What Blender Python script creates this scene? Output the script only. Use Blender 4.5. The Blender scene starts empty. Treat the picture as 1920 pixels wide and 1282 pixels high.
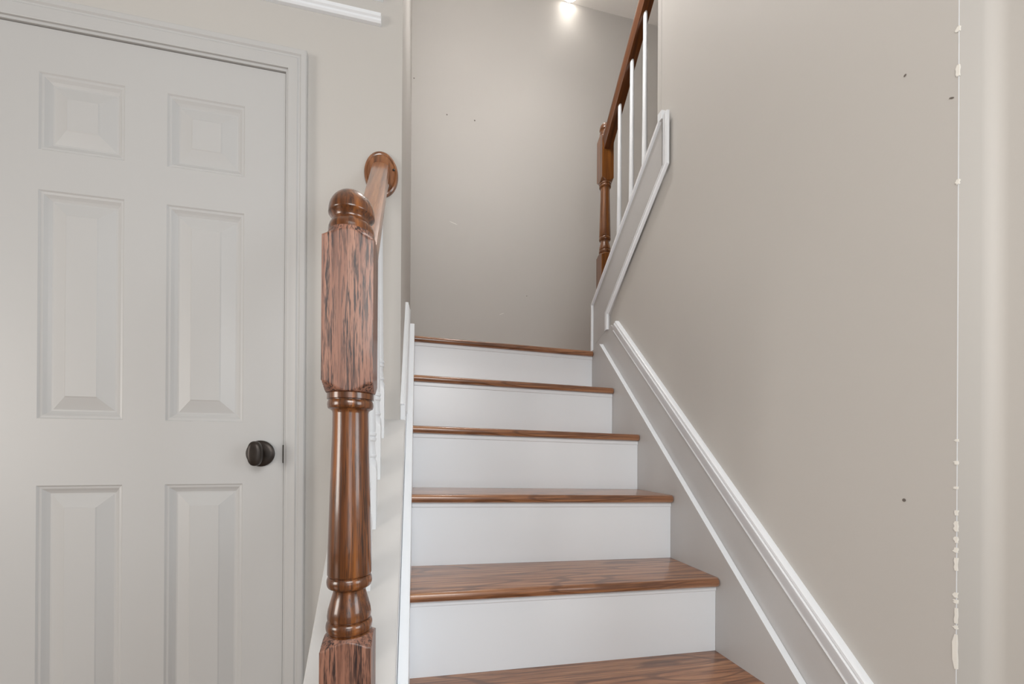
import bpy, math, random
from mathutils import Vector, Matrix
C = bpy.context.scene.collection
ZO = 1.4                       # height of the landing above the hall floor
EYE = (.0121, -1.7711, -.4717 + ZO)

# ------------------------------------------------------------------ camera
cam = bpy.data.cameras.new('camera'); camo = bpy.data.objects.new('camera', cam); C.objects.link(camo)
cam.sensor_width = 36; cam.lens = 775.947*36/1920; cam.shift_x = 0; cam.shift_y = (844.43-641)/1920
cam.clip_start = .02
yaw, pitch, roll = .2256, .0012, -.0058
fwd = Vector((math.sin(yaw)*math.cos(pitch), math.cos(yaw)*math.cos(pitch), math.sin(pitch)))
right = Vector((math.cos(yaw), -math.sin(yaw), 0)); up = right.cross(fwd)
r3 = right*math.cos(roll) - up*math.sin(roll); u3 = up*math.cos(roll) + right*math.sin(roll)
M = Matrix((r3, u3, -fwd)).transposed().to_4x4(); M.translation = Vector(EYE)
camo.matrix_world = M
bpy.context.scene.camera = camo

# ------------------------------------------------------------------ world, lights, exposure
sc = bpy.context.scene
sc.view_settings.view_transform = 'Standard'; sc.view_settings.look = 'None'
sc.view_settings.exposure = 0.22; sc.view_settings.gamma = 1; sc.view_settings.use_curve_mapping = False
w = bpy.data.worlds.new('world'); sc.world = w; w.use_nodes = True
w.node_tree.nodes['Background'].inputs[0].default_value = (.9, .95, 1, 1)
w.node_tree.nodes['Background'].inputs[1].default_value = .6

def area(name, loc, target, sx, sy, power, col):
    l = bpy.data.lights.new(name, 'AREA'); l.shape = 'RECTANGLE'; l.size = sx; l.size_y = sy
    l.energy = power; l.color = col
    o = bpy.data.objects.new(name, l); C.objects.link(o); o.location = loc
    o.rotation_euler = (Vector(target)-Vector(loc)).to_track_quat('-Z', 'Y').to_euler()
    return o
# daylight from the hall's windows and front door behind the camera, plus an added side fill and a flash-like fill
area('window_daylight', (.35, -4.45, 1.15), (.30, 0, .85), 1.0, 1.9, 12, (.82, .925, 1))
area('room_window_daylight', (3.05, -3.2, 1.5), (-.5, -.56, 1.1), 2.2, 1.8, 58, (.88, .955, 1))
area('side_fill', (-3.15, -2.1, 1.2), (.8, -1.0, 1.25), 1.7, 1.3, 60, (1, .955, .89))  # unseen fill added from the left to brighten the right wall
area('camera_flash', (.12, -2.5, 1.6), (.3, -.6, 1.0), .7, .5, 11, (1, .98, .95))  # added unseen fill behind the camera, standing in for a flash

# ------------------------------------------------------------------ helpers
WPOS = {}
def tag(o, label=None, cat=None, group=None, kind=None):
    if label: o['label'] = label
    if cat: o['category'] = cat
    if group: o['group'] = group
    if kind: o['kind'] = kind
    return o
def empty(name, loc, parent=None):
    o = bpy.data.objects.new(name, None); C.objects.link(o)
    loc = Vector(loc) + Vector((0, 0, ZO)); WPOS[o.name] = loc
    o.empty_display_size = .05
    o.location = loc - (WPOS[parent.name] if parent else Vector()); o.parent = parent
    return o
class MB:
    def __init__(s): s.v = []; s.f = []; s.m = []
    def add(s, vs, fs, mi=0):
        n = len(s.v); s.v += [tuple(p) for p in vs]; s.f += [tuple(i+n for i in f) for f in fs]; s.m += [mi]*len(fs)
        return s
    def box(s, x0, x1, y0, y1, z0, z1, mi=0):
        vs = [(x, y, z) for x in (x0, x1) for y in (y0, y1) for z in (z0, z1)]
        return s.add(vs, [(0,1,3,2),(4,6,7,5),(0,4,5,1),(2,3,7,6),(0,2,6,4),(1,5,7,3)], mi)
    def prism_x(s, poly, x0, x1, mi=0):
        n = len(poly)
        vs = [(x0, y, z) for y, z in poly] + [(x1, y, z) for y, z in poly]
        return s.add(vs, [tuple(range(n)), tuple(range(2*n-1, n-1, -1))] + [(i, i+n, (i+1) % n+n, (i+1) % n) for i in range(n)], mi)
    def sweep(s, path, nrm, prof, mi=0, closed_prof=True, start=None, end=None):
        # path of 3D points in a plane with unit normal nrm; profile of (a, b): a in plane to the left of travel, b along nrm
        N = Vector(nrm); P = [Vector(p) for p in path]; rings = []
        for i, p in enumerate(P):
            ds = []
            if i > 0: ds.append((p-P[i-1]).normalized())
            if i < len(P)-1: ds.append((P[i+1]-p).normalized())
            if len(ds) == 1:
                side = N.cross(ds[0]); k = 1
                forced = start if i == 0 else end
                if forced is not None:          # end cut along a given in-plane direction
                    fd = Vector(forced).normalized(); side2 = fd if fd.dot(side) > 0 else -fd
                    k = 1/side2.dot(side); side = side2
            else:
                s1, s2 = N.cross(ds[0]), N.cross(ds[1]); side = (s1+s2).normalized(); k = 1/side.dot(s1)
            rings.append([p + side*(a*k) + N*b for a, b in prof])
        n = len(prof); vs = [q for r in rings for q in r]; fs = []
        for i in range(len(P)-1):
            for j in range(n): fs.append((i*n+j, i*n+(j+1) % n, (i+1)*n+(j+1) % n, (i+1)*n+j))
        fs.append(tuple(range(n))); fs.append(tuple(range(len(vs)-1, len(vs)-n-1, -1)))
        return s.add(vs, fs, mi)
    def build(s, name, mats, parent=None, origin=None, smooth=False, bevel=0, tilt=False):
        me = bpy.data.meshes.new(name)
        vs = [Vector(p) for p in s.v]
        if tilt:                                     # the old stairs have settled: treads fall towards the right wall
            vs = [Vector((p.x, p.y, p.z - .0223*(p.x-.4))) for p in vs]
        vs = [p + Vector((0, 0, ZO)) for p in vs]
        if origin is None:
            xs = [p.x for p in vs]; ys = [p.y for p in vs]
            origin = Vector(((min(xs)+max(xs))/2, (min(ys)+max(ys))/2, min(p.z for p in vs)))
        else: origin = Vector(origin) + Vector((0, 0, ZO))
        me.from_pydata([p-origin for p in vs], [], s.f)
        if not isinstance(mats, (list, tuple)): mats = [mats]
        for m in mats: me.materials.append(m)
        for p, mi in zip(me.polygons, s.m): p.material_index = mi; p.use_smooth = smooth
        me.update()
        import bmesh
        b = bmesh.new(); b.from_mesh(me); bmesh.ops.recalc_face_normals(b, faces=b.faces); b.to_mesh(me); b.free()
        o = bpy.data.objects.new(name, me); C.objects.link(o)
        WPOS[o.name] = origin
        o.location = origin - (WPOS[parent.name] if parent else Vector()); o.parent = parent
        if smooth: 
            md = o.modifiers.new('edges', 'EDGE_SPLIT'); md.split_angle = math.radians(38)
        if bevel:
            md = o.modifiers.new('bevel', 'BEVEL'); md.width = bevel; md.segments = 2; md.limit_method = 'ANGLE'; md.angle_limit = math.radians(35)
        return o

# ------------------------------------------------------------------ materials
def nt(name):
    m = bpy.data.materials.new(name); m.use_nodes = True
    t = m.node_tree; return m, t, t.nodes, t.links, t.nodes['Principled BSDF']
def paint(name, col, rough, bump=.02, bscale=260, spec=.5, var=.02, coat=0):
    m, t, N, L, b = nt(name)
    tc = N.new('ShaderNodeTexCoord')
    n1 = N.new('ShaderNodeTexNoise'); n1.inputs['Scale'].default_value = 2.3; n1.inputs['Detail'].default_value = 3
    L.new(tc.outputs['Object'], n1.inputs['Vector'])
    mx = N.new('ShaderNodeMix'); mx.data_type = 'RGBA'
    mx.inputs['A'].default_value = (*[c*(1-var) for c in col], 1); mx.inputs['B'].default_value = (*[min(1, c*(1+var)) for c in col], 1)
    L.new(n1.outputs['Fac'], mx.inputs['Factor']); L.new(mx.outputs['Result'], b.inputs['Base Color'])
    b.inputs['Roughness'].default_value = rough; b.inputs['Specular IOR Level'].default_value = spec
    b.inputs['Coat Weight'].default_value = coat
    n2 = N.new('ShaderNodeTexNoise'); n2.inputs['Scale'].default_value = bscale; n2.inputs['Detail'].default_value = 2
    L.new(tc.outputs['Object'], n2.inputs['Vector'])
    bp = N.new('ShaderNodeBump'); bp.inputs['Strength'].default_value = bump; bp.inputs['Distance'].default_value = .002
    L.new(n2.outputs['Fac'], bp.inputs['Height']); L.new(bp.outputs['Normal'], b.inputs['Normal'])
    return m
def oak(name, axis, light, mid, dark, pore, rough=.3, coat=.5, pore_amt=.8, cath=0, sc_=1, coatr=.12, bump=.12, plo=.52, pacr=330, palong=13, gate=(.38, .6), rotx=0):
    # oak: grain runs along the object's axis (0 x, 1 y, 2 z)
    m, t, N, L, b = nt(name)
    tc = N.new('ShaderNodeTexCoord'); src_ = tc.outputs['Object']
    if rotx:
        m0 = N.new('ShaderNodeMapping'); m0.inputs['Rotation'].default_value = (rotx, 0, 0); L.new(src_, m0.inputs['Vector']); src_ = m0.outputs['Vector']
    def mapping(across, along):
        mp = N.new('ShaderNodeMapping'); s = [across*sc_]*3; s[axis] = along*sc_; mp.inputs['Scale'].default_value = s
        L.new(src_, mp.inputs['Vector']); return mp
    def noise(mp, detail, rough_=.6, dist=0):
        n = N.new('ShaderNodeTexNoise'); n.inputs['Scale'].default_value = 1; n.inputs['Detail'].default_value = detail
        n.inputs['Roughness'].default_value = rough_; n.inputs['Distortion'].default_value = dist
        L.new(mp.outputs['Vector'], n.inputs['Vector']); return n
    def ramp(src, stops):
        r = N.new('ShaderNodeValToRGB'); e = r.color_ramp.elements
        e[0].position, e[0].color = stops[0][0], (*stops[0][1], 1); e[1].position, e[1].color = stops[-1][0], (*stops[-1][1], 1)
        for p, c in stops[1:-1]:
            x = e.new(p); x.color = (*c, 1)
        L.new(src, r.inputs['Fac']); return r
    n1 = noise(mapping(90, 3.2), 4)
    base = ramp(n1.outputs['Fac'], [(.32, dark), (.5, mid), (.68, light)])
    last = base.outputs['Color']
    if cath:
        n3 = noise(mapping(13, 2.0), 1.0, .4, .2)
        mu = N.new('ShaderNodeMath'); mu.operation = 'MULTIPLY'; mu.inputs[1].default_value = cath; L.new(n3.outputs['Fac'], mu.inputs[0])
        sn = N.new('ShaderNodeMath'); sn.operation = 'SINE'; L.new(mu.outputs[0], sn.inputs[0])
        rr = ramp(sn.outputs[0], [(.0, (0, 0, 0)), (.62, (0, 0, 0)), (.98, (1, 1, 1))])
        mx = N.new('ShaderNodeMix'); mx.data_type = 'RGBA'; mx.inputs['B'].default_value = (*dark, 1)
        fm = N.new('ShaderNodeMath'); fm.operation = 'MULTIPLY'; fm.inputs[1].default_value = .7; L.new(rr.outputs['Color'], fm.inputs[0])
        L.new(fm.outputs[0], mx.inputs['Factor']); L.new(last, mx.inputs['A']); last = mx.outputs['Result']
    n2 = noise(mapping(pacr, palong), 3, .7)
    pr = ramp(n2.outputs['Fac'], [(plo, (0, 0, 0)), (plo+.12, (1, 1, 1))])
    n4 = noise(mapping(60, 4), 2); pg = ramp(n4.outputs['Fac'], [(gate[0], (.15, .15, .15)), (gate[1], (1, 1, 1))])
    mm = N.new('ShaderNodeMath'); mm.operation = 'MULTIPLY'; L.new(pr.outputs['Color'], mm.inputs[0]); L.new(pg.outputs['Color'], mm.inputs[1])
    m3 = N.new('ShaderNodeMath'); m3.operation = 'MULTIPLY'; m3.inputs[1].default_value = pore_amt; L.new(mm.outputs[0], m3.inputs[0])
    mx2 = N.new('ShaderNodeMix'); mx2.data_type = 'RGBA'; mx2.inputs['B'].default_value = (*pore, 1)
    L.new(m3.outputs[0], mx2.inputs['Factor']); L.new(last, mx2.inputs['A']); L.new(mx2.outputs['Result'], b.inputs['Base Color'])
    b.inputs['Roughness'].default_value = rough; b.inputs['Coat Weight'].default_value = coat; b.inputs['Coat Roughness'].default_value = coatr
    bp = N.new('ShaderNodeBump'); bp.inputs['Strength'].default_value = bump; bp.inputs['Distance'].default_value = .001; bp.invert = True
    L.new(m3.outputs[0], bp.inputs['Height']); L.new(bp.outputs['Normal'], b.inputs['Normal'])
    return m
def lin(r, g, b_): return tuple(((c/255+.055)/1.055)**2.4 if c > 10 else c/255/12.92 for c in (r, g, b_))

M_wall = paint('greige_wall_paint', lin(197, 194, 190), .55, .05, 180, .35)
M_wallR = M_wall
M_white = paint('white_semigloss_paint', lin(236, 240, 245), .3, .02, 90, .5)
M_skirt = paint('greyer_white_paint', lin(191, 190, 190), .38, .03, 90, .5)  # greyer white for the right stringer and baseboard faces
M_cap = paint('stair_cap_paint', lin(203, 202, 201), .42, .03, 90, .5, var=.03)  # greyer white for the sloping cap
M_door = paint('white_door_paint', lin(194, 194, 194), .42, .03, 120, .5)
M_ceil = paint('ceiling_paint', lin(246, 243, 239), .8)
M_mark = paint('scuff', lin(110, 102, 96), .8)
M_chip = paint('bare_plaster_chip', lin(240, 238, 232), .8)
M_dark = paint('gap_shadow', lin(60, 58, 56), .9)
M_floor = oak('oak_floor_boards', 0, lin(176, 146, 118), lin(150, 120, 94), lin(105, 82, 62), lin(70, 52, 40), .28, .4, .5)
M_block = oak('stained_oak_block', 2, lin(168, 124, 104), lin(146, 102, 84), lin(108, 72, 58), lin(38, 28, 30), .45, .2, .95, plo=.46, pacr=400, palong=22, gate=(.3, .52))
M_turn = oak('stained_oak_turned', 2, lin(148, 90, 44), lin(102, 58, 28), lin(58, 32, 18), lin(30, 18, 14), .28, .7, .8, plo=.5)
M_rail = oak('stained_oak_rail', 1, lin(176, 118, 74), lin(150, 94, 56), lin(110, 64, 36), lin(70, 42, 26), .3, .7, .4, rotx=-.772)
M_ros = oak('stained_oak_rosette', 2, lin(160, 106, 68), lin(130, 82, 50), lin(84, 50, 30), lin(40, 24, 16), .3, .7, .5)
M_far = oak('golden_oak', 2, lin(142, 88, 36), lin(118, 68, 24), lin(86, 46, 16), lin(66, 36, 14), .3, .6, .35)
M_farrail = oak('golden_oak_rail', 1, lin(118, 66, 22), lin(94, 50, 14), lin(62, 32, 8), lin(58, 30, 12), .3, .6, .35, rotx=.752)
M_tread = oak('stained_oak_tread', 0, lin(178, 128, 90), lin(152, 102, 68), lin(98, 60, 38), lin(60, 38, 30), .32, .7, .5, cath=44, coatr=.16)
M_bronze, t_, N_, L_, b_ = nt('oil_rubbed_bronze')
tc_ = N_.new('ShaderNodeTexCoord'); nn_ = N_.new('ShaderNodeTexNoise'); nn_.inputs['Scale'].default_value = 60
rr_ = N_.new('ShaderNodeValToRGB'); rr_.color_ramp.elements[0].color = (.018, .014, .012, 1); rr_.color_ramp.elements[1].color = (.06, .047, .04, 1)
L_.new(tc_.outputs['Object'], nn_.inputs['Vector']); L_.new(nn_.outputs['Fac'], rr_.inputs['Fac']); L_.new(rr_.outputs['Color'], b_.inputs['Base Color'])
b_.inputs['Metallic'].default_value = .55; b_.inputs['Roughness'].default_value = .36
M_lamp, t_, N_, L_, b_ = nt('lamp_diffuser')
tc_ = N_.new('ShaderNodeTexCoord'); nn_ = N_.new('ShaderNodeTexNoise'); nn_.inputs['Scale'].default_value = 5
L_.new(tc_.outputs['Object'], nn_.inputs['Vector']); b_.inputs['Base Color'].default_value = (.9, .9, .9, 1)
b_.inputs['Emission Color'].default_value = (1, .93, .84, 1); b_.inputs['Emission Strength'].default_value = 12

M_globe = M_lamp.copy(); M_globe.name = 'fill_globe_glow'  # glow of the added fill globe
M_globe.node_tree.nodes['Principled BSDF'].inputs['Emission Strength'].default_value = 104
M_globe.node_tree.nodes['Principled BSDF'].inputs['Emission Color'].default_value = (1, .97, .94, 1)

# ------------------------------------------------------------------ dimensions
g, r, W, n_, tt = .2055, .2, .8039, .0215, .0235
YD = -.56           # wall with the door
YB = .9             # back wall behind the landing
XW = .832           # right wall of the stairs
XL = -.035          # left wall of the upper stairs
YK = -.4846         # end of the full-height right wall, where the upper balustrade begins
YR = -1.2975        # near corner of the right wall
HC = 2.595          # ceiling
XF = 1.95           # far wall of the upper flight
XN = .903           # near wall on the right
def slope(y, off): return .973*y + off

# ------------------------------------------------------------------ room shell
def st(name, mb, m, parent=None, bevel=0, **k):
    o = mb.build(name, m, parent, bevel=bevel, **k)
    if parent is None: o['kind'] = 'structure'
    return o
st('floor', MB().box(-3.2, 3.2, -4.6, YD+.1, -1.46, -1.4), M_floor)
st('ceiling', MB().box(-3.3, 3.3, -4.6, YB+.1, HC, HC+.06), M_ceil)
# wall with the door (opening left for it), reaching to the stair opening
DX0, DX1, DZ = -.969, -.3362, .534
mb = MB()
mb.box(-3.2, DX0-.02, YD, YD+.12, -1.4, HC).box(DX0-.02, DX1+.012, YD, YD+.12, DZ+.012, HC).box(DX1+.012, XL, YD, YD+.12, -1.4, HC)
st('wall_front', mb, M_wall)
st('wall_left', MB().box(XL-.085, XL, YD+.12, YB, -1.4, HC), M_wall)
def disc(mb, c, axis, rad, mi=1, n=8, asp=1, rot=0, off=.0006, jitter=0, seed=0):
    rnd = random.Random(seed); vs = []
    for i in range(n):
        a = 2*math.pi*i/n; rr = rad*(1+jitter*(rnd.random()-.5)); u, v = rr*math.cos(a), rr*math.sin(a)*asp
        u, v = u*math.cos(rot)-v*math.sin(rot), u*math.sin(rot)+v*math.cos(rot)
        vs.append((c[0]+u, c[1]-off, c[2]+v) if axis == 'y' else (c[0]-off, c[1]+u, c[2]+v))
    mb.add(vs, [tuple(range(n))], mi)
mb = MB().box(XL-.085, XF+.1, YB, YB+.1, -1.4, HC)
for x, z, q in ((.1857, 1.6744, .0045), (.3639, 1.6698, .005), (-.02, 1.8649, .004), (.72, .563, .003)): disc(mb, (x, YB, z), 'y', q)
disc(mb, (.2304, YB, .9878), 'y', .03, 2, 6, .05, -.3); disc(mb, (.55, YB, .43), 'y', .02, 2, 6, .06, .4)
st('wall_back', mb, [M_wall, M_mark, M_chip])
# right wall: full height beside the lower steps, then a low wall that rises with the upper flight
kpoly = [(YR, -1.4), (YR, HC), (YK, HC), (YK, .70), (.0584, .2137+.012), (.0584, -1.4)]
mb = MB().prism_x(kpoly, XW, XW+.24)
for (y, z, q, a) in ((-1.2251, .1821, .0022, 1), (-1.2895, .0896, .004, .3), (-1.2266, -.5524, .003, 1)): disc(mb, (XW, y, z), 'x', q, 1, 8, a, .6)
for z, hh in ((.191, .004), (.126, .009), (-.048, .004), (-.451, .002), (-.486, .003), (-.525, .002), (-.564, .004), (-.585, .008), (-.606, .005), (-.622, .004), (-.644, .010), (-.692, .004), (-.702, .003), (-.724, .012), (-.742, .003), (-.780, .027)):
    vs = []; rnd = random.Random(int(z*1000)); k = 5
    L1 = [(-.0006, XW, YR+.0012+.0035*rnd.random()*(1 if 0 < i < k-1 else .2), z-hh+2*hh*i/(k-1)) for i in range(k)]
    L2 = [(XW-.0008, y, zz) for _, _, y, zz in L1]; E = [(XW-.0008, YR-.0014, zz) for _, _, y, zz in L1]
    E2 = [(XW+.001+.0025*rnd.random(), YR-.0014, zz) for _, _, y, zz in L1]
    for A, B in ((L2, E), (E, E2)):
        vs = A + B; mb.add(vs, [(i, i+1, k+i+1, k+i) for i in range(k-1)], 2)
st('wall_right', mb, [M_wallR, M_mark, M_chip])
# fine bead of filler down the wall's near corner
st('trim_1', MB().box(XW-.0002, XW+.0005, YR-.0009, YR+.0001, -1.4, HC), M_white)
# near jog: return face, rounded inside corner and hall wall running past the camera
R_ = .022; YJ = YR-.0006
pts = [(XW+.0004, YJ), (XN-R_, YJ)] + [(XN-R_+R_*math.sin(a), YJ-R_+R_*math.cos(a)) for a in [math.pi/2*i/8 for i in range(1, 9)]]
pts += [(XN, -1.5), (XN+.16, -1.5), (XN+.16, YR-.0001), (XW+.0004, YR-.0001)]
mb = MB(); n = len(pts)
mb.add([(x, y, -1.4) for x, y in pts]+[(x, y, HC) for x, y in pts], [tuple(range(n)), tuple(range(n, 2*n))]+[(i, (i+1) % n, (i+1) % n+n, i+n) for i in range(n)])
st('wall_near_right', mb, M_wall, smooth=True)
st('wall_far_right', MB().box(XF, XF+.1, -1.4, YB, -1.4, HC), M_wall)
st('wall_hall_left', MB().box(-3.3, -3.2, -4.6, YD, -1.4, HC), M_wall)
st('wall_hall_rear', MB().box(-3.2, 3.2, -4.7, -4.6, -1.4, HC), M_wall)
st('wall_room_front', MB().box(XN+.16, 3.2, -1.5, -1.4, -1.4, HC), M_wall)
st('wall_room_right', MB().box(3.2, 3.3, -4.6, -1.4, -1.4, HC), M_wall)

# ------------------------------------------------------------------ mouldings on the wall over the door
prof = [(0, 0), (0, .010), (.004, .014), (.009, .014), (.012, .019), (.021, .019), (.024, .012), (.027, .012), (.029, 0)]
for i, (z, x1) in enumerate(((.712, -.092), (.782, -.087))):
    mb = MB().sweep([(x1, YD, z), (-2.4, YD, z)], (0, -1, 0), [(-a, b) for a, b in prof])
    st('trim_%d' % (2+i), mb, M_white, bevel=.0006)

# ------------------------------------------------------------------ door with casing
d = empty('door_1', ((DX0+DX1)/2, YD, -1.4)); d['kind'] = 'structure'
d['label'] = 'white six-panel interior door with dark bronze knob beside the stairs'
def door_slab():
    mb = MB(); y0 = YD+.004; T = .035
    xs = [(-.8724, -.6990), (-.6084, -.4330)]; zs = [(.2425, .428), (-.4006, .1465), (-1.2, -.561)]
    xl = [DX0, xs[0][0], xs[0][1], xs[1][0], xs[1][1], DX1]; zl = [-1.392, zs[2][0], zs[2][1], zs[1][0], zs[1][1], zs[0][0], zs[0][1], DZ]
    for i in range(5):
        for j in range(7):
            a, b, c, e = xl[i], xl[i+1], zl[j], zl[j+1]
            if i % 2 == 1 and j % 2 == 1:
                loops = [(0, 0), (.003, .003), (.008, .004), (.014, .009), (.0197, .0125), (.0235, .0125), (.053, .0015), (.0555, .0)]
                rings = [[(a+o, y0+dd, c+o), (b-o, y0+dd, c+o), (b-o, y0+dd, e-o), (a+o, y0+dd, e-o)] for o, dd in loops]
                vs = [p for q in rings for p in q]; fs = []
                for k in range(len(loops)-1):
                    for m_ in range(4): fs.append((k*4+m_, k*4+(m_+1) % 4, k*4+4+(m_+1) % 4, k*4+4+m_))
                k = (len(loops)-1)*4; fs.append((k, k+1, k+2, k+3)); mb.add(vs, fs)
            else: mb.add([(a, y0, c), (b, y0, c), (b, y0, e), (a, y0, e)], [(0, 1, 2, 3)])
    mb.add([(DX0, y0, -1.392), (DX0, y0+T, -1.392), (DX0, y0+T, DZ), (DX0, y0, DZ)], [(0, 1, 2, 3)])
    mb.add([(DX1, y0, -1.392), (DX1, y0+T, -1.392), (DX1, y0+T, DZ), (DX1, y0, DZ)], [(0, 1, 2, 3)])
    mb.add([(DX0, y0, DZ), (DX1, y0, DZ), (DX1, y0+T, DZ), (DX0, y0+T, DZ)], [(0, 1, 2, 3)])
    mb.add([(DX0, y0+T, -1.392), (DX1, y0+T, -1.392), (DX1, y0+T, DZ), (DX0, y0+T, DZ)], [(0, 1, 2, 3)])
    return mb
door_slab().build('door_panel', M_door, d)
# jamb and casing
mb = MB()
for a, b, c, e in ((DX1+.0022, DX1+.012, -1.4, DZ+.012), (DX0-.012, DX0-.0022, -1.4, DZ+.012), (DX0-.0022, DX1+.0022, DZ+.0022, DZ+.012)):
    mb.box(a, b, YD-.001, YD+.12, c, e)
mb.box(DX0-.003, DX1+.003, YD+.045, YD+.055, -1.4, DZ+.003)
mb.build('jamb', M_door, d)
cprof = [(0, 0), (0, .0065), (.002, .008), (.006, .009), (.010, .0095), (.018, .012), (.024, .0145), (.027, .0125), (.031, .013), (.034, .0165), (.040, .0175), (.045, .0175), (.0475, .0155), (.048, 0)]
x0, x1, z1 = DX0-.0085, DX1+.0085, DZ+.0085
mb = MB().sweep([(x0, YD, -1.4), (x0, YD, z1), (x1, YD, z1), (x1, YD, -1.4)], (0, -1, 0), [(-a if False else a, b) for a, b in cprof])
mb.build('casing', M_door, d, smooth=True)
# knob: oval grip on a round rose, latch plate at the edge
def lathe_y(prof, cx, cz, y0, n=40, sx=1, sz=1, pw=1):
    mb = MB(); k = len(prof)
    q_ = lambda v: math.copysign(abs(v)**pw, v)
    vs = [(cx+rr*q_(math.cos(2*math.pi*i/n))*sx, y0-h, cz+rr*q_(math.sin(2*math.pi*i/n))*sz) for rr, h in prof for i in range(n)]
    fs = [(j*n+i, j*n+(i+1) % n, (j+1)*n+(i+1) % n, (j+1)*n+i) for j in range(k-1) for i in range(n)]
    fs += [tuple(range(n)), tuple(range((k-1)*n, k*n))]
    return mb.add(vs, fs)
kx, kz = -.3905, -.4820
ky = YD+.004
rs = lathe_y([(.0335, 0), (.0345, .002), (.034, .0045), (.031, .0065), (.024, .008), (.012, .009), (.0005, .009)], kx, kz, ky).build('knob_rose', M_bronze, d, smooth=True)
kb = lathe_y([(.0095, .008), (.009, .018), (.0095, .024), (.016, .027), (.023, .030), (.0285, .034), (.0315, .0395), (.0322, .046), (.0317, .051), (.0298, .0545), (.0255, .0566), (.017, .0577), (.006, .058), (.0005, .058)], kx+.002, kz, ky, 48, .52, .98, .82).build('door_knob', M_bronze, d, smooth=True)
MB().box(DX1-.001, DX1+.0045, YD+.0005, YD+.004, -.507, -.459).build('latch_plate', M_bronze, d)

# ------------------------------------------------------------------ lower staircase
s = empty('staircase', (.4, -.56, -1.4))
tag(s, 'steep straight lower staircase with stained oak treads and white risers', 'staircase')
def tread_poly(yn, z, depth):
    R = tt/2; p = [(yn+depth, z), (yn+R*.75, z)]
    p += [(yn+R*.8-R*.8*math.cos(a)*1.0, z-R+R*math.sin(a)) for a in [math.radians(q) for q in (78, 60, 40, 20, 0, -20, -40, -60, -80)]]
    p += [(yn+R*.8, z-tt), (yn+depth, z-tt)]
    return p
for k in range(1, 8):
    yn, z = -(k-1)*g, -(k-1)*r
    dep = g + n_ + .006 if k > 1 else .12
    mb = MB(); xr = W-.0003
    poly = tread_poly(yn, z, dep); m_ = len(poly)
    # right-hand end eased over the last few millimetres
    secs = [(-.001, 0), (xr-.009, 0), (xr-.003, .0025), (xr, .0075)]
    vs = []
    for x, e_ in secs:
        for (y, zz) in poly: vs.append((x, y+(e_ if y < yn+.012 else 0), zz))
    fs = [tuple(range(m_)), tuple(range(len(vs)-m_, len(vs)))]
    for i in range(len(secs)-1):
        for j in range(m_): fs.append((i*m_+j, i*m_+(j+1) % m_, (i+1)*m_+(j+1) % m_, (i+1)*m_+j))
    mb.add(vs, fs)
    mb.build('tread', M_tread, s, tilt=True, smooth=True)
    zb = -k*r if k < 7 else -1.4
    mb = MB().box(-.001, W-.0005, yn+n_, yn+n_+.016, zb-(.006 if k < 7 else 0), z-tt)
    if k == 7: pass
    mb.build('riser', M_white, s, tilt=(k < 7))
    c_ = [(yn+n_, z-tt), (yn+n_-.003, z-tt), (yn+n_-.003, z-tt-.012), (yn+n_-.002, z-tt-.014), (yn+n_, z-tt-.015)]
    MB().prism_x(c_, .0, W-.001).build('nosing_moulding', M_white, s, tilt=True)
# right stringer board, its top edge standing proud of the skirting behind it
YE = YR+.01
def band(y0, y1, o0, o1, extra=()):
    return [(y0, slope(y0, o0)), (y1, slope(y1, o0)), (y1, slope(y1, o1)), (y0, slope(y0, o1))]
yt = -.055
pol = [(YE, -1.4), (YE, slope(YE, .063)), (yt, slope(yt, .063)), (yt+.012, slope(yt, .063)-.006), (.05, -.004), (.05, -.3), (-.4, -.75), (-1.0, -1.4)]
mb = MB().prism_x(pol, W, W+.0183); mb.m[3] = 1       # top edge whiter: the light it catches is put into the colour
mb.build('stringer', [M_skirt, M_white], s, bevel=.0012)
# left stringer
pol = [(-1.25, -1.4), (-1.25, slope(-1.25, .063)), (-.01, slope(-.01, .063)), (.03, slope(-.01, .063)), (.03, -.3), (-.4, -.75), (-1.0, -1.4)]
MB().prism_x(pol, -.0207, -.001).build('stringer', M_white, s, bevel=.0012)
# landing floor
st('floor_landing', MB().box(XL, XF, .119, YB, -.05, 0).box(XL, XW-.0005, .119, .13, -.1, 0), M_tread)

# skirting with a cap moulding above the right stringer
def yz(path, x): return [(x, y, z) for y, z in path]
base = [(YE, slope(YE, .05)), (YE, slope(YE, .20)), (-.135, slope(-.135, .20)), (-.125, .075), (.055, .075), (.055, .0), (-.02, .0), (-.055, slope(-.055, .05))]
st('baseboard_right', MB().prism_x(base, XW-.0095, XW-.0002), M_skirt, bevel=.001)
mprof = [(0, 0), (0, .010), (.003, .012), (.006, .010), (.009, .0105), (.012, .0135), (.026, .016), (.029, .0185), (.034, .019), (.0375, .015), (.039, .017), (.044, .0165), (.047, .012), (.047, 0)]
y2 = -.150
mb = MB().sweep([(XW, y2, slope(y2, .187)), (XW, YE, slope(YE, .187))], (-1, 0, 0), [(a if True else -a, b) for a, b in mprof])
st('trim_4', mb, M_white, smooth=True)
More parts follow.
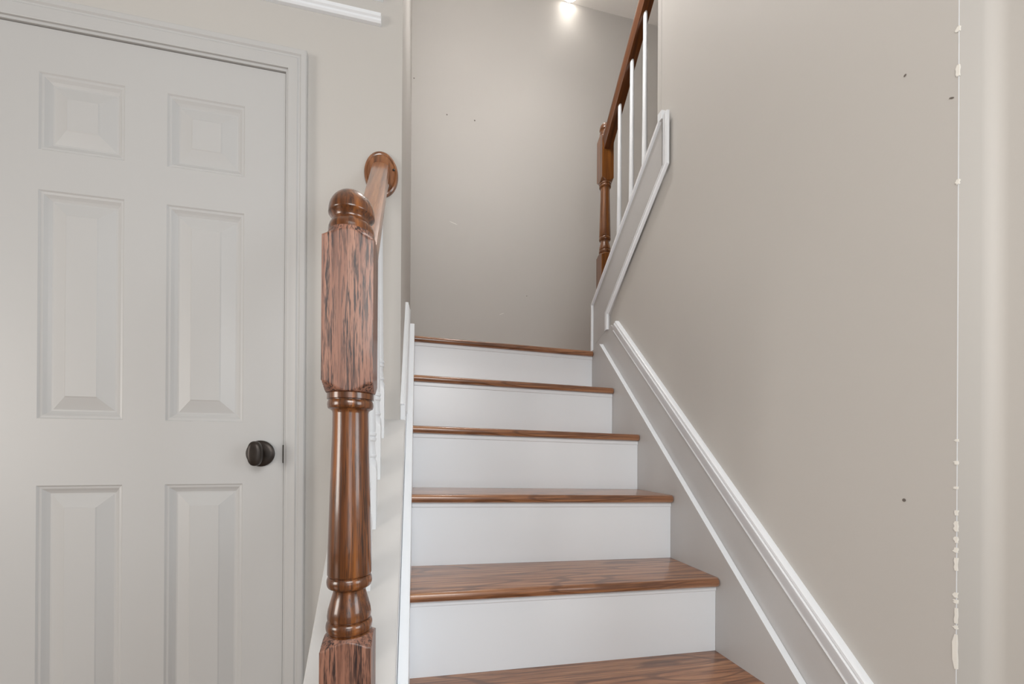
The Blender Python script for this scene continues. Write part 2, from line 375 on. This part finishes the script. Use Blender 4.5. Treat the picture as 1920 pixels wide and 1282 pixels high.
# upper board and cap on the low wall between the flights
kb_ = .0584
def ks(y, off): return .226 - .795*(y-.0584) + off
top0, top1 = ks(.0584, -.004), ks(YK-.035, .004)
ub = [(.0584, 0), (.0584, ks(.0584, 0)), (YK-.02, ks(YK-.02, 0)), (YK-.02, ks(YK-.02, -.17)), (-.105, ks(-.105, -.235)), (-.105, .07), (.03, .03), (.03, 0)]
st('baseboard_upper_right', MB().prism_x(ub, XW-.010, XW-.0002), M_skirt, bevel=.001)
capp = [(0, -.006), (0, .235), (.004, .238), (.011, .238), (.014, .235), (.014, .012), (.014, -.006)]
cp = [(.0584+.008, .0), (.0584+.008, ks(.0584, .0)), (YK-.022, ks(YK-.022, 0)+.002), (YK-.022, ks(YK-.022, 0)+.028)]
mb = MB()
mb.sweep([(XW-.018, y, z) for y, z in cp[:3]], (-1, 0, 0), [(-.014, -.256), (0, -.256), (0, 0), (-.012, .002), (-.014, 0)])
mb.box(XW-.020, XW+.01, YK-.034, YK-.010, cp[2][1]-.02, cp[2][1]+.010)
st('trim_5', mb, M_white, bevel=.0012)
um = [(-.0800, .060), (-.0800, ks(-.08, -.195)), (YK-.035, ks(YK-.035, -.185)), (YK-.035, ks(YK-.035, -.022))]
mb = MB().sweep([(XW-.0098, y, z) for y, z in um], (-1, 0, 0), [(-a*.62, b*.55) for a, b in mprof])
st('trim_6', mb, M_white, smooth=True)
# corner strip where the full-height wall ends above the cap
st('trim_7', MB().box(XW-.0012, XW+.03, YK-.002, YK+.020, ks(YK, .03), HC), M_wall)
# left wall of the upper stairs: sloped skirting with cap moulding
bl = [(YD+.001, slope(YD, -.2)), (YD+.001, slope(YD, .20)), (-.11, slope(-.11, .20)), (-.10, .1), (YB, .1), (YB, 0), (-.02, 0)]
st('baseboard_left', MB().prism_x(bl, XL+.0002, XL+.0140), M_white, bevel=.001)
y2 = -.098
mb = MB().sweep([(XL, YD+.001, slope(YD, .205)), (XL, y2, slope(y2, .205))], (1, 0, 0), [(-a, b) for a, b in mprof])
st('trim_8', mb, M_white, smooth=True)

# ------------------------------------------------------------------ closed stringer wall with sloping cap, left of the lower steps
def cz_(y, o=0): return -.384 + .973*(y-YD) + o
XC0, XC1 = -.1665, -.0210
YN = -1.18
side = [(YD, -1.4), (YD, cz_(YD, -.02)), (YN, cz_(YN, -.02)), (YN, -1.4)]
st('wall_stair_side', MB().prism_x(side, XC0+.012, XC1-.0005), M_white)
capb = [(YD, cz_(YD)), (YD, cz_(YD, -.022)), (YN, cz_(YN, -.022)), (YN, cz_(YN))]
st('trim_9', MB().prism_x(capb, XC0, XC1), M_cap, bevel=.002)

# ------------------------------------------------------------------ turned posts
def smoothstep_profile(pts, z):
    for (z0, r0), (z1, r1) in zip(pts, pts[1:]):
        if z0 >= z >= z1:
            t = 0 if z0 == z1 else (z0-z)/(z0-z1); return r0+(r1-r0)*t
    return pts[-1][1]
def arc(z0, z1, r_in, r_out, n=8):     # half-round bead between z0 > z1
    return [(z0+(z1-z0)*(1-math.cos(math.pi*i/n))/2, r_in+(r_out-r_in)*math.sin(math.pi*i/n)) for i in range(n+1)]
def turned(pts, h, blocks, zlo, zhi, nseg=64, sxy=1, sz=1):
    lo_ = -1.15
    # surface of revolution, squared off inside the block intervals
    zs = [z for z, _ in pts if zlo <= z <= zhi]
    for a, b in blocks:
        if a >= zlo and b <= zhi: zs += [a-.028*i/22 for i in range(23)]+[b+.028*i/22 for i in range(23) if b > lo_+.01]
    zs += [zlo, zhi]
    zs = sorted(set(round(z, 6) for z in zs), reverse=True)
    mb = MB(); vs = []
    for z in zs:
        R = smoothstep_profile(pts, z); inb = any(b-1e-6 <= z <= a+1e-6 for a, b in blocks)
        for i in range(nseg):
            t = 2*math.pi*i/nseg+math.pi/4; rr = R
            if inb: rr = min(R, h/max(abs(math.cos(t)), abs(math.sin(t))))
            vs.append((rr*math.cos(t)*sxy, rr*math.sin(t)*sxy, z*sz))
    k = len(zs)
    fs = [(j*nseg+i, j*nseg+(i+1) % nseg, (j+1)*nseg+(i+1) % nseg, (j+1)*nseg+i) for j in range(k-1) for i in range(nseg)]
    fs += [tuple(range(nseg)), tuple(range((k-1)*nseg, k*nseg))]
    return mb.add(vs, fs)
def shift(mb, x, y, z):
    mb.v = [(a+x, b+y, c+z) for a, b, c in mb.v]; return mb
H = .0332
# silhouette of the newel: (height relative to eye level, radius)
NP = [(.3385+.0325*math.cos(q), max(.0004, .0312*math.sin(q))) for q in [math.pi/2*i/12 for i in range(13)]]
NP += [(.3365, .0314), (.3350, .0311), (.3340, .0301), (.3310, .0279), (.3280, .0263), (.3262, .0257), (.3245, .0262), (.3225, .0278), (.3195, .0296), (.3160, .0308), (.3120, .0313), (.3090, .0309), (.3085, .0310), (.302, .0332), (.2970, .0380), (.2900, .047), (.28, .055)]
NP += [(.105, .055), (.0944, .047), (.088, .0385), (.0815, .0332), (.0805, .031), (.0800, .0305), (.0795, .0316), (.0720, .0316), (.0712, .0290)]
NP += arc(.0705, .0585, .029, .0312) + [(.0575, .027), (.0555, .0248), (.052, .0242), (.03, .0245), (0, .0252), (-.0626, .0272), (-.14, .0294), (-.1755, .0299), (-.1775, .0290)]
NP += arc(-.1785, -.1945, .0275, .0307) + [(-.1955, .0245), (-.198, .0222), (-.2015, .0221), (-.213, .0252), (-.225, .0285), (-.234, .0298), (-.2385, .0294), (-.2405, .027)]
NP += arc(-.2410, -.2575, .0275, .0315, 10) + [(-.2585, .029), (-.2595, .0305), (-.263, .0332), (-.2675, .0385), (-.2725, .047), (-.28, .055), (-1.2, .055)]
NP.sort(key=lambda q: -q[0])
BT, BB, B2 = .3085, .0805, -.2595
def newel(parent, x, y, ze, sxy, sz, mats, zfloor):
    nw = empty('newel_post', (x, y, zfloor), parent)
    lo = (zfloor-ze)/sz
    pts = NP if lo >= -1.2 else NP[:-1]+[(lo, .055)]
    bl = [(BT, BB), (B2, lo)]
    for nm, a, b, mt in (('finial', .371, BT, mats[1]), ('upper_block', BT, BB, mats[0]), ('turned_shaft', BB, B2, mats[1]), ('base_block', B2, lo, mats[0])):
        mb = turned(pts, H, bl if 'block' in nm else [], b, a, 64, sxy, sz)
        shift(mb, x, y, ze)
        o = mb.build(nm, mt, nw, smooth=True, origin=(x, y, ze+b*sz))
    return nw
# ------------------------------------------------------------------ lower railing
lr = empty('stair_railing', (-.084, -.85, -1.4))
tag(lr, 'lower oak stair railing with large turned newel post, oval wall rosette and white balusters', 'railing')
NX, NY = -.0812, -1.139
newel(lr, NX, NY, -.4717, 1, 1, (M_block, M_turn), -1.4)
# handrail: rounded top, runs with the pitch from the post's back face to the rosette
def rail_prof(w_, h_, s_=1):
    hw = w_/2
    return [(-hw*.72, -h_), (-hw*.78, -h_*.72), (-hw*.98, -h_*.52), (-hw, -h_*.28), (-hw*.86, -h_*.07), (-hw*.55, 0.), (0, h_*.03), (hw*.55, 0.), (hw*.86, -h_*.07), (hw, -h_*.28), (hw*.98, -h_*.52), (hw*.78, -h_*.72), (hw*.72, -h_)]
def rail(parent, x, y0, y1, ztop, w_, h_, mat, name='handrail', x1=None):
    pf = rail_prof(w_, h_); mb = MB(); vs = []
    for y in (y0, y1):
        xc = x if (y == y0 or x1 is None) else x1
        vs += [(xc+a, y, ztop(y)+b*1.3) for a, b in pf]
    k = len(pf); mb.add(vs, [tuple(range(k)), tuple(range(k, 2*k))]+[(i, (i+1) % k, (i+1) % k+k, i+k) for i in range(k)])
    return mb.build(name, mat, parent, smooth=True)
def rt(y): return .3215 + .973*(y+.577)
rail(lr, -.0765, NY+H-.002, YD-.017, rt, .048, .045, M_rail, x1=-.0905)
# rosette
rz = (-.0895, .297)
ro = lathe_y([(1.0, 0), (1.0, .006), (.97, .010), (.90, .012), (.86, .0115), (.82, .0105), (.80, .013), (.76, .016), (.55, .017), (.001, .017)], 0, 0, 0, 56, .0455, .0625)
ro.v = [(a+rz[0], b+YD, c+rz[1]) for a, b, c in ro.v]
ro = ro.build('rosette', M_ros, lr, smooth=True)
sw = lathe_y([(.0035, 0), (.0035, .001), (.002, .0022), (.0003, .0025)], -.0555, .3065, YD-.0165, 12); sw.build('screw', M_bronze, ro, smooth=True)
# balusters
BP0 = [(.60, .0085), (.30, .0115), (.205, .0132)] + arc(.196, .187, .0125, .0150, 4) + arc(.1855, .1765, .0125, .0150, 4) + [(.173, .0118), (.160, .0125), (.150, .0135)] + arc(.148, .141, .0135, .0152, 4) + [(.138, .0130), (.133, .0155), (.126, .0175), (.112, .0235), (-.04, .0235)]
BP0.sort(key=lambda q: -q[0])
proto = None
for d_ in (1.170, 1.064, .960, .857, .755):
    y = d_-1.7711; z = cz_(y); top = rt(y)-.05-z
    if proto is None:
        mb = turned([(top, .0085)]+[q for q in BP0 if q[0] < top], .016, [(.133, -.022)], -.022, top, 32)
        shift(mb, -.0905, y, z)
        proto = mb.build('baluster', M_white, lr, smooth=True, origin=(-.0905, y, z))
    else:
        o = proto.copy(); C.objects.link(o); o.parent = lr; o.location = Vector((-.0905, y, z+ZO)) - WPOS[lr.name]

# ------------------------------------------------------------------ upper railing on the low wall
ur = empty('stair_railing', (.951, -.1, 0))
tag(ur, 'upper golden oak railing with plain white balusters above the sloping white skirt', 'railing')
FX, FY, FS = .951, .205, 1.075
newel(ur, FX, FY, .4717*0 + (1.2228-.371*FS), .96, FS, (M_far, M_far), 0.0)
def frt(y): return 1.466 - .935*(y+.167)
fr = rail(ur, .951, -.62, FY-H*.9, frt, .058, .062, M_farrail)
ub_ = None
for i, y in enumerate((.049, -.066, -.177)):
    zt_ = frt(y)-.055; z0_ = .03 - .795*(y-.0584)
    if ub_ is None:
        Hh = zt_-z0_
        pts = [(Hh, .0085), (Hh*.6, .0105), (Hh*.33, .0130)] + arc(Hh*.32, Hh*.30, .0125, .0150, 4) + [(Hh*.28, .0125), (Hh*.2, .016), (Hh*.18, .0235), (0, .0235)]
        mb = shift(turned(pts, .016, [(Hh*.2, 0)], 0, Hh, 28), .951, y, z0_)
        ub_ = mb.build('baluster', M_white, ur, smooth=True, origin=(.951, y, z0_))
    else:
        o = ub_.copy(); C.objects.link(o); o.parent = ur; o.location = Vector((.951, y, z0_+ZO+(zt_-z0_-Hh))) - WPOS[ur.name]

# ------------------------------------------------------------------ upper flight, turning back beside the low wall
us = empty('staircase', (1.5, -.6, 0))
tag(us, 'upper flight of stairs turning back behind the low wall', 'staircase')
for k in range(1, 6):
    y = .02-(k-1)*.23; z = k*.185
    MB().box(XW+.242, XF-.001, y-.25, y+.02, z-.022, z).build('tread', M_tread, us)
    MB().box(XW+.242, XF-.001, y-.02, y-.005, z-.185, z-.022).build('riser', M_white, us)

# ------------------------------------------------------------------ recessed light over the landing
cl = empty('ceiling_light', (1.0, .80, HC))
tag(cl, 'round recessed ceiling light glowing above the landing', 'light')
def ring_z(mb, cx, cy, prof, n=40):
    k = len(prof); vs = [(cx+rr*math.cos(2*math.pi*i/n), cy+rr*math.sin(2*math.pi*i/n), z) for rr, z in prof for i in range(n)]
    fs = [(j*n+i, j*n+(i+1) % n, (j+1)*n+(i+1) % n, (j+1)*n+i) for j in range(k-1) for i in range(n)]
    return mb.add(vs, fs)
LXc, LYc = 1.0, .846
ring_z(MB(), LXc, LYc, [(.051, HC), (.051, HC-.004), (.049, HC-.006), (.047, HC-.005), (.046, HC-.001)]).build('trim_ring', M_white, cl, smooth=True)
mb = ring_z(MB(), LXc, LYc, [(.046, HC-.003), (.04, HC-.012), (.026, HC-.018), (.0005, HC-.020)]); mb.build('diffuser', M_lamp, cl, smooth=True)
def down(x, y, e, ang, r_):
    sp = bpy.data.lights.new('landing_downlight', 'SPOT'); sp.energy = e; sp.spot_size = math.radians(ang); sp.spot_blend = 1; sp.shadow_soft_size = r_; sp.color = (1, .95, .89)
    so = bpy.data.objects.new('landing_downlight', sp); C.objects.link(so); so.location = (x, y, HC+ZO-.05)
down(LXc, LYc-.02, .6, 140, .05)
c3 = empty('ceiling_light', (.86, .40, HC))
tag(c3, 'second recessed ceiling light nearer the middle of the stairwell ceiling', 'light')
ring_z(MB(), .86, .40, [(.062, HC), (.062, HC-.004), (.058, HC-.006), (.05, HC-.005), (.048, HC-.001)]).build('trim_ring', M_white, c3, smooth=True)
ring_z(MB(), .86, .40, [(.0485, HC-.0015), (.03, HC-.0025), (.0005, HC-.003)]).build('diffuser', M_lamp, c3, smooth=True)
down(.86, .40, 7, 100, .06)
# unseen fill globe added over the lower steps to brighten the stairwell
PX_, PY_, PZ_ = .40, -.38, 1.78
c2 = empty('fill_pendant', (PX_, PY_, PZ_-.07))
tag(c2, 'added fill globe hanging unseen above the stairwell', 'light')
ring_z(MB(), PX_, PY_, [(.05, HC), (.05, HC-.02), (.0005, HC-.024)]).build('canopy', M_white, c2, smooth=True)
ring_z(MB(), PX_, PY_, [(.004, HC-.02), (.004, PZ_+.07)], 10).build('cord', M_white, c2, smooth=True)
ring_z(MB(), PX_, PY_, [(.0005, PZ_+.075)]+[(.075*math.sin(q), PZ_+.075*math.cos(q)) for q in [math.pi*i/16 for i in range(1, 16)]]+[(.0005, PZ_-.075)], 32).build('globe', M_globe, c2, smooth=True)
